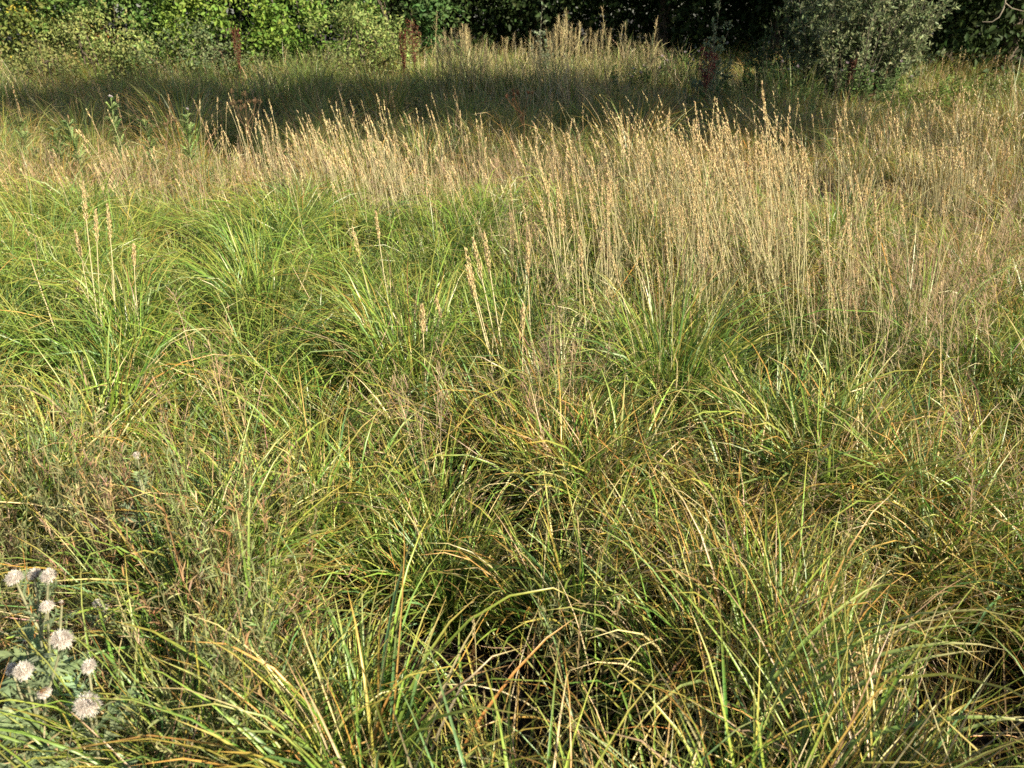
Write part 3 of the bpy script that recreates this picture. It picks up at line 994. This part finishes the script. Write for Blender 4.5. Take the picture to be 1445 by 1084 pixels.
# ------------------------------------------------------------------ bushes and trees
def bush(name, label, cat, x, y, rx, ry, h, nclump, nleaf, leaf, cA, cB, group=None, base=.0, spread=.19, up=.35, asp=.5, warm=None, stems=9, trunk=None, barkc=(.09, .07, .05), zlow=.12):
    """stems and limbs from the foot to leaf clumps filling an uneven crown"""
    z0 = float(ground(x, y))
    t = thing(name, label, cat, (x, y, z0), group)
    d = unit(nclump); rr = U(.35, 1, nclump) ** .5
    k = 1 + .28 * (noise(d[:, 0] * 2 + x, d[:, 1] * 2 + d[:, 2] * 3, .7, 13) - .5) * 2
    hh = (h - base) / 2
    c = d * rr[:, None] * A([rx, ry, hh]) * k[:, None] + A([0, 0, base + hh])
    c[:, 2] = np.maximum(c[:, 2], base + zlow * h * rng.random(nclump))
    fo, wd = Mesh(), Mesh()
    m = nleaf
    cc = np.repeat(c, m, 0); n = len(cc)
    sp = np.repeat(U(.45, 1.25, nclump) * spread, m)[:, None]
    P = cc + rng.normal(size=(n, 3)) * sp * A([1, 1, .75])
    P[:, 2] = np.maximum(P[:, 2], .03)
    out = P - A([0, 0, base + hh * .7]); out /= np.linalg.norm(out, axis=1)[:, None] + 1e-6
    ax = out * .7 + unit(n) * .9 + A([0, 0, -.1])
    lo = P - cc; lo /= np.linalg.norm(lo, axis=1)[:, None] + 1e-6
    nr = A([0, 0, 1]) * up + out * .4 + lo * .7 + unit(n) * .5
    mixv = np.repeat(rng.random(nclump), m) * .6 + rng.random(n) * .4
    C = mixc(A(cA), A(cB), mixv)
    if warm is not None:
        share, wc = warm
        wn = np.repeat(rng.random(nclump) < share, m) & (rng.random(n) < .7)
        C = np.where(wn[:, None], A(wc), C)
    L = leaf * U(.6, 1.3, n)
    leaves(fo, P, ax, nr, L, L * asp, jitter(C, .18))
    if trunk:
        th_, tr_ = trunk
        tp = curve((0, 0, -.1), (U(-.2, .2), U(-.2, .2), th_), (U(-.15, .15), U(-.1, .1), 0), 9)
        tube(wd, tp, np.linspace(tr_ * 1.25, tr_ * .45, 9), barkc, 9)
        for q in rng.choice(nclump, min(stems, nclump), replace=False):
            i = int(rng.integers(4, 9))
            tube(wd, curve(tp[i], c[q], (0, 0, -.2), 6), np.linspace(tr_ * .32, .012, 6), barkc, 5)
        obj('trunk', wd, M_BARK, t)
    else:
        for q in rng.choice(nclump, min(stems, nclump), replace=False):
            a = U(0, 6.3)
            tube(wd, curve((.2 * rx * math.cos(a), .2 * ry * math.sin(a), -.05), c[q], (0, 0, .1), 6), np.linspace(.025, .006, 6), barkc, 5)
        obj('stems', wd, M_BARK, t)
    obj('crown' if trunk else 'foliage', fo, M_LEAF, t)
    return t


def bx(px, dep):
    return at(px, 100, dep)[0]


BR1, BR2 = (.10, .19, .034), (.23, .32, .062)
GS = 'bushes along the left edge of the wood'
bush('leafy_bush', 'bright green leafy bush in the upper left corner with yellowing leaves', 'bush', bx(20, 17.6), 17.6, 1.9, 1.2, 2.9, 52, 110, .10, (.095, .12, .028), (.15, .19, .05), GS, warm=(.14, (.34, .29, .05)))
bush('leafy_bush', 'green bush between the yellowing corner bush and the brightest bush', 'bush', bx(170, 17.9), 17.9, 1.7, 1.2, 3.0, 52, 110, .10, (.075, .15, .035), (.13, .20, .05), GS, warm=(.04, (.24, .13, .04)))
bush('leafy_bush', 'brightest green leafy bush behind the slim red dock', 'bush', bx(330, 18.2), 18.2, 1.9, 1.2, 3.1, 60, 125, .105, BR1, BR2, GS)
bush('leafy_bush', 'vivid green bush rising at the right end of the sunlit bushes', 'bush', bx(450, 18.6), 18.6, 1.3, 1.1, 3.0, 42, 125, .105, BR1, (.14, .23, .04), GS)
bush('grey_leaved_bush', 'low grey green bush before the brown gap at far left', 'bush', bx(140, 16.6), 16.6, 1.2, .7, 1.35, 40, 100, .068, (.15, .21, .06), (.31, .33, .12), GS, warm=(.10, (.33, .28, .12)))
bush('grey_leaved_bush', 'low grey leaved bush left of the broad red dock', 'bush', bx(500, 16.8), 16.8, 1.1, .7, 1.45, 40, 100, .068, (.15, .22, .06), (.30, .34, .12), GS)
bush('grey_leaved_bush', 'small olive bush at the foot of the brightest bush', 'bush', bx(270, 16.8), 16.8, 1.0, .6, 1.0, 30, 95, .07, (.10, .15, .07), (.19, .22, .10), GS)
bush('grey_leaved_bush', 'low yellowing bush at the left edge above the shaded band', 'bush', bx(20, 16.2), 16.2, 1.0, .6, .95, 30, 95, .068, (.13, .16, .05), (.25, .25, .09), GS, warm=(.15, (.30, .24, .09)))
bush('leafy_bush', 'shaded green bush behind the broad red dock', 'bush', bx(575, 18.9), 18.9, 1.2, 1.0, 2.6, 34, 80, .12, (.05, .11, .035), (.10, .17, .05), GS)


def shoots(name, label, cat, x, y, n, h, spread, leaf, cA, cB, group=None, per=46, barkc=(.075, .065, .045), lw=.28, bot=.12, lean=0., fall=.45):
    """willow habit: many rods from one stool, narrow leaves set along them"""
    z0 = float(ground(x, y))
    t = thing(name, label, cat, (x, y, z0), group)
    fo, wd = Mesh(), Mesh()
    for k in range(n):
        a = U(0, 6.3); r = spread * math.sqrt(U(0, 1))
        hh = h * U(.35, 1.05) * (.55 + .75 * float(noise(A(a * 1.1), A(r * 1.5), 1., 61))) * (1 - fall * (r / spread) ** 2)
        if rng.random() < .16: hh *= 1.35; r *= 1.2
        e = A([r * math.cos(a) + lean * hh, r * math.sin(a) * .8, hh])
        f = A([.12 * r * math.cos(a), .12 * r * math.sin(a), -.03])
        pts = curve(f, e, A([math.cos(a) * r * U(-.1, .3), math.sin(a) * r * U(-.1, .3), -.05]) + unit(1)[0] * .12, 9)
        tube(wd, pts, np.linspace(.009, .002, 9), barkc, 4)
        segs = [(pts, per)]
        for b in range(5):      # side twigs
            i = int(rng.integers(2, 8))
            u = unit(1)[0]; u[2] = abs(u[2]) * .8 + .2
            tw = curve(pts[i], pts[i] + u * U(.15, .45) * h * .28, (0, 0, .02), 5)
            tube(wd, tw, np.linspace(.005, .002, 5), barkc, 3)
            segs.append((tw, per // 2))
        for pp, m in segs:
            q = len(pp) - 1
            s = U(bot, 1, m) * q; i = np.minimum(s.astype(int), q - 1); fr = (s - i)[:, None]
            P = pp[i] * (1 - fr) + pp[i + 1] * fr
            d = pp[-1] - pp[0]; d /= np.linalg.norm(d)
            ax = d * .9 + unit(m) * .9
            L = leaf * U(.6, 1.25, m)
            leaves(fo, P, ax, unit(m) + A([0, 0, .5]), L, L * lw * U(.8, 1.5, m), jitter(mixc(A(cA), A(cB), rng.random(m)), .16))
    obj('stems', wd, M_BARK, t); obj('foliage', fo, M_LEAF, t)
    return t


WA, WB = (.11, .155, .065), (.31, .345, .20)
shoots('grey_willow', 'large grey green willow bush right of the dark gap in the wood', 'willow', bx(1215, 13.6), 13.8, 120, 3.5, 1.3, .08, WA, WB, per=60, fall=.3)
shoots('willow_sapling', 'thin grey green willow sapling standing over the dark red dock', 'willow', bx(1000, 13.1), 13.1, 18, 1.85, .38, .064, (.16, .22, .11), (.30, .35, .22), per=46, bot=.2)
shoots('willow_sapling', 'small silvery sapling tip rising out of the tall pale grass', 'willow', bx(768, 16.3), 16.3, 9, 1.75, .3, .06, (.15, .20, .12), (.30, .34, .24), per=30, bot=.3)
shoots('grey_willow', 'low willow with shade in its leaf colour to the left of the large grey willow', 'willow', bx(1130, 14.4), 14.6, 46, 2.4, .9, .066, (.05, .08, .03), (.12, .16, .07), per=44)  # shaded left side of the willow, painted as darker leaves

# low leafy herbs with small pale flowers under the willow
def herb_clump(px, pfoot, dep, w, h, n, c, label, flowers=0, name='leafy_herb'):
    f = at(px, pfoot, dep); z = float(ground(f[0], f[1]))
    t = thing(name, label, 'herb', (f[0], f[1], z), 'leafy herbs at the foot of the willows')
    st, lf = Mesh(), Mesh()
    for k in range(n):
        a, r = U(0, 6.3), w * math.sqrt(U(0, 1))
        hh = h * U(.6, 1.05)
        pts = curve((r * math.cos(a), r * .7 * math.sin(a), 0), (r * 1.15 * math.cos(a), r * .8 * math.sin(a), hh), (U(-.05, .05), 0, 0), 7)
        tube(st, pts, np.linspace(.006, .003, 7), A(c) * .8, 4)
        m = 36
        s = U(.2, 1, m) * 6; i = np.minimum(s.astype(int), 5); fr = (s - i)[:, None]
        P = pts[i] * (1 - fr) + pts[i + 1] * fr
        ax = unit(m); ax[:, 2] = ax[:, 2] * .5 + .25
        L = U(.05, .09, m)
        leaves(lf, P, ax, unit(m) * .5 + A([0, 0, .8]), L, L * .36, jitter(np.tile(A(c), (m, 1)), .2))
        if k < flowers:
            q = 60
            d = unit(q); d[:, 2] = np.abs(d[:, 2])
            pc = jitter(np.tile(A([.62, .52, .56]), (q, 1)), .08)
            P = np.tile(pts[-1], (q, 1))
            fl = Mesh()
            ribbons(fl, P, np.arctan2(d[:, 1], d[:, 0]), np.arccos(d[:, 2]), np.arccos(d[:, 2]), U(.02, .05, q), .010, 2, pc, pc)
            obj('flower', fl, M_FLUFF, t)
    obj('stem', st, M_LEAF, t); obj('foliage', lf, M_LEAF, t)
    return t


herb_clump(1310, 150, 12.6, .55, .62, 30, (.17, .24, .06), 'light green leafy herb clump right of the grey willow', 0)
herb_clump(1230, 150, 12.9, .45, .75, 22, (.13, .20, .07), 'herb with pale flowers in front of the grey willow', 7)
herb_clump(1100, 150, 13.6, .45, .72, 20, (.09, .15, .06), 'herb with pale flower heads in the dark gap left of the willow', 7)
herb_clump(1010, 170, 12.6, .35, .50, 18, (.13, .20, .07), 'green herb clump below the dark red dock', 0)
herb_clump(950, 140, 14.6, .5, .85, 20, (.12, .18, .06), 'herb with white flowers left of the sapling', 8)
herb_clump(890, 140, 14.4, .4, .6, 16, (.12, .19, .06), 'herb with a pair of white flowers at the right end of the tall pale grass', 4)
herb_clump(495, 60, 17.2, .35, 1.95, 10, (.10, .18, .05), 'tall stem with a pale flower top above the bushes', 4)

GB = 'rough weeds at the foot of the bushes'
for px_, dep_, w_, h_, n_, c_, lb_ in [(60, 15.6, .6, .75, 20, (.16, .19, .07), 'olive weeds at the foot of the low yellowing corner bush'),
                                  (195, 15.8, .5, .8, 18, (.13, .19, .06), 'green weeds between the two low grey bushes'),
                                  (300, 16.0, .5, .6, 18, (.15, .20, .06), 'green weeds left of the slim red dock'),
                                  (400, 15.8, .6, .85, 20, (.17, .21, .08), 'olive weeds right of the slim red dock'),
                                  (470, 15.6, .4, .95, 14, (.20, .22, .10), 'tall pale weeds before the low grey bush beside the broad dock'),
                                  (1060, 13.4, .5, .7, 20, (.07, .12, .04), 'green weeds with shade in their colour between sapling and willow'),  # these and the next weeds: shade put into the darker leaf colour
                                  (1160, 13.0, .5, .55, 20, (.07, .12, .04), 'green weeds with shade in their colour at the foot of the willow'),
                                  (1390, 14.0, .6, .6, 22, (.16, .21, .06), 'light green weeds before the dark corner tree')]:
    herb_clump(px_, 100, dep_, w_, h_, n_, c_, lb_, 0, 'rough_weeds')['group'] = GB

t_ = herb_clump(2080, 900, .72, .22, .62, 60, (.10, .16, .05), 'unseen leafy herb clump added to shade the lower right corner', 0)  # out of view, added to cast shade on the corner
# the wood behind: dense trees
DK1, DK2 = (.022, .042, .014), (.055, .085, .026)  # low leaf albedos, part of the wood's shade put into the colour
GT = 'dark trees of the wood behind the meadow'
TR = [(560, 21.5, 2.6, 8.0, 'dark tree behind the shaded bush, leftmost of the dark wood'),
      (760, 22.0, 2.8, 8.5, 'dark tree of the wood above the tall pale grass'),
      (930, 21.5, 2.6, 8.5, 'dark tree of the wood left of the sapling'),
      (1090, 20.5, 2.5, 8.0, 'dark tree of the wood between sapling and willow'),
      (1260, 19.5, 2.6, 8.0, 'dark tree of the wood behind the grey willow'),
      (1420, 17.0, 2.4, 7.5, 'dark tree at the upper right corner'),
      (660, 26, 3.4, 9, 'farther dark tree deep in the wood over the red docks'),
      (1000, 26, 3.4, 9, 'farther dark tree deep in the wood over the sapling'),
      (1330, 24, 3.4, 9, 'farther dark tree deep in the wood behind the willow'),
      (330, 25, 3.4, 9, 'tree deep in the wood behind the bright bushes'),
      (60, 25, 3.4, 9, 'tree deep in the wood behind the corner bush')]
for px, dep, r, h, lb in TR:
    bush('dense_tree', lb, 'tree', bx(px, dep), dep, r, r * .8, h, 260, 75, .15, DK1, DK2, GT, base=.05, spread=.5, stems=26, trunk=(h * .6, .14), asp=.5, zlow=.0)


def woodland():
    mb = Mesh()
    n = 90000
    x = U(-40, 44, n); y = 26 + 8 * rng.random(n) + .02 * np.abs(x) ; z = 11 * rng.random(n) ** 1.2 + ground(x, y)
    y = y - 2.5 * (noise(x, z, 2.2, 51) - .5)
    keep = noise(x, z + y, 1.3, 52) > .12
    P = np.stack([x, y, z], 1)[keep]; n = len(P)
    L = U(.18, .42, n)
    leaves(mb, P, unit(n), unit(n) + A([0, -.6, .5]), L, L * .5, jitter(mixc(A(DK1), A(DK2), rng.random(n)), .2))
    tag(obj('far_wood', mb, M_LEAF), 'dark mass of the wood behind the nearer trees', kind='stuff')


woodland()


# pale dead branch hanging from the corner tree
def branch():
    p = at(1418, 10, 15.2)
    f = A([bx(1420, 17.0), 17.0, 0]); f[2] = ground(f[0], f[1])
    t = thing('dead_branch', 'pale curved dead branch hanging in the upper right corner', 'branch', p)
    mb = Mesh()
    q = [at(a, b, 15.2 + dz) - p for a, b, dz in [(1440, -60, 1.0), (1428, -30, .5), (1420, -5, .1), (1416, 12, 0), (1410, 24, 0), (1400, 31, 0), (1386, 31, .05)]]
    tube(mb, q, np.linspace(.022, .006, 7), A([.20, .17, .13]), 6)
    tw = [at(a, b, 15.2) - p for a, b in [(1418, 4), (1428, 12), (1444, 16)]]
    tube(mb, tw, np.linspace(.012, .005, 3), A([.20, .17, .13]), 5)
    obj('bough', mb, M_BARK, t)


branch()

# trees standing to the right of the view; they shade the band across the meadow and the wood
GO = 'trees on the sunny side of the meadow'
SUN_H = A([.80, -.60]); ELEV = R(27)
def shade_tree(tx, ty, zc, r, hh, label):
    """tree whose crown centre (height zc) shades the meadow around (tx, ty)"""
    d = (zc - .5) / math.tan(ELEV)
    x, y = A([tx, ty]) + SUN_H * d
    bush('tall_tree', label, 'tree', x, y, r, r, zc + hh, 170, 80, .17, (.05, .09, .03), (.10, .15, .05), GO, base=zc - hh, spread=.45, stems=24, trunk=(zc, .16), zlow=0)


shade_tree(-5.0, 12.2, 11.0, 2.1, 1.4, 'tallest tree outside the meadow on its sunny side')
shade_tree(-.7, 12.3, 9.5, 2.0, 1.4, 'tall slender tree outside the meadow on its sunny side')
shade_tree(1.7, 12.3, 8.0, 1.9, 1.3, 'shorter slender tree outside the meadow on its sunny side')
for x, y, h in [(17.5, 15.5, 11), (21, 13.6, 12), (14.8, 18.5, 10), (25, 12.6, 13)]:
    bush('tall_tree', 'tree of the wood edge to the right of the view', 'tree', x, y, 2.6, 2.2, h, 150, 70, .17, (.04, .08, .025), (.08, .13, .04), GO, base=.5, spread=.5, stems=20, trunk=(h * .6, .16), zlow=.3)

# ------------------------------------------------------------------ light, sky, camera
sun = bpy.data.lights.new('sun', 'SUN')
sun.energy = 5.0; sun.angle = R(.53); sun.color = (1, .885, .67)
so = bpy.data.objects.new('sun', sun); COL.objects.link(so)
dirv = Vector((-SUN_H[0] * math.cos(ELEV), -SUN_H[1] * math.cos(ELEV), -math.sin(ELEV)))
so.rotation_euler = dirv.to_track_quat('-Z', 'Y').to_euler()
so.location = (12, -5, 12)

w = bpy.data.worlds.new('World'); scene.world = w
w.use_nodes = True
nt = w.node_tree
sky = nt.nodes.new('ShaderNodeTexSky'); sky.sky_type = 'NISHITA'; sky.sun_disc = False
sky.sun_elevation = ELEV; sky.sun_rotation = math.atan2(SUN_H[0], SUN_H[1])
bg = nt.nodes['Background']; bg.inputs['Strength'].default_value = .050
nt.links.new(sky.outputs['Color'], bg.inputs['Color'])

cam = bpy.data.cameras.new('camera'); cam.lens = 28; cam.sensor_width = 36
cam.clip_start = .05; cam.clip_end = 600
cam.dof.use_dof = True; cam.dof.focus_distance = 3.2; cam.dof.aperture_fstop = 6.3
co = bpy.data.objects.new('camera', cam); COL.objects.link(co)
co.location = (0, 0, CAM_Z); co.rotation_euler = (math.pi / 2 - PITCH, 0, 0)
scene.camera = co

scene.view_settings.view_transform = 'Standard'
scene.view_settings.look = 'None'
scene.view_settings.exposure = 1.37
scene.cycles.max_bounces = 5
scene.cycles.diffuse_bounces = 2
scene.cycles.transmission_bounces = 4
scene.cycles.use_denoising = False
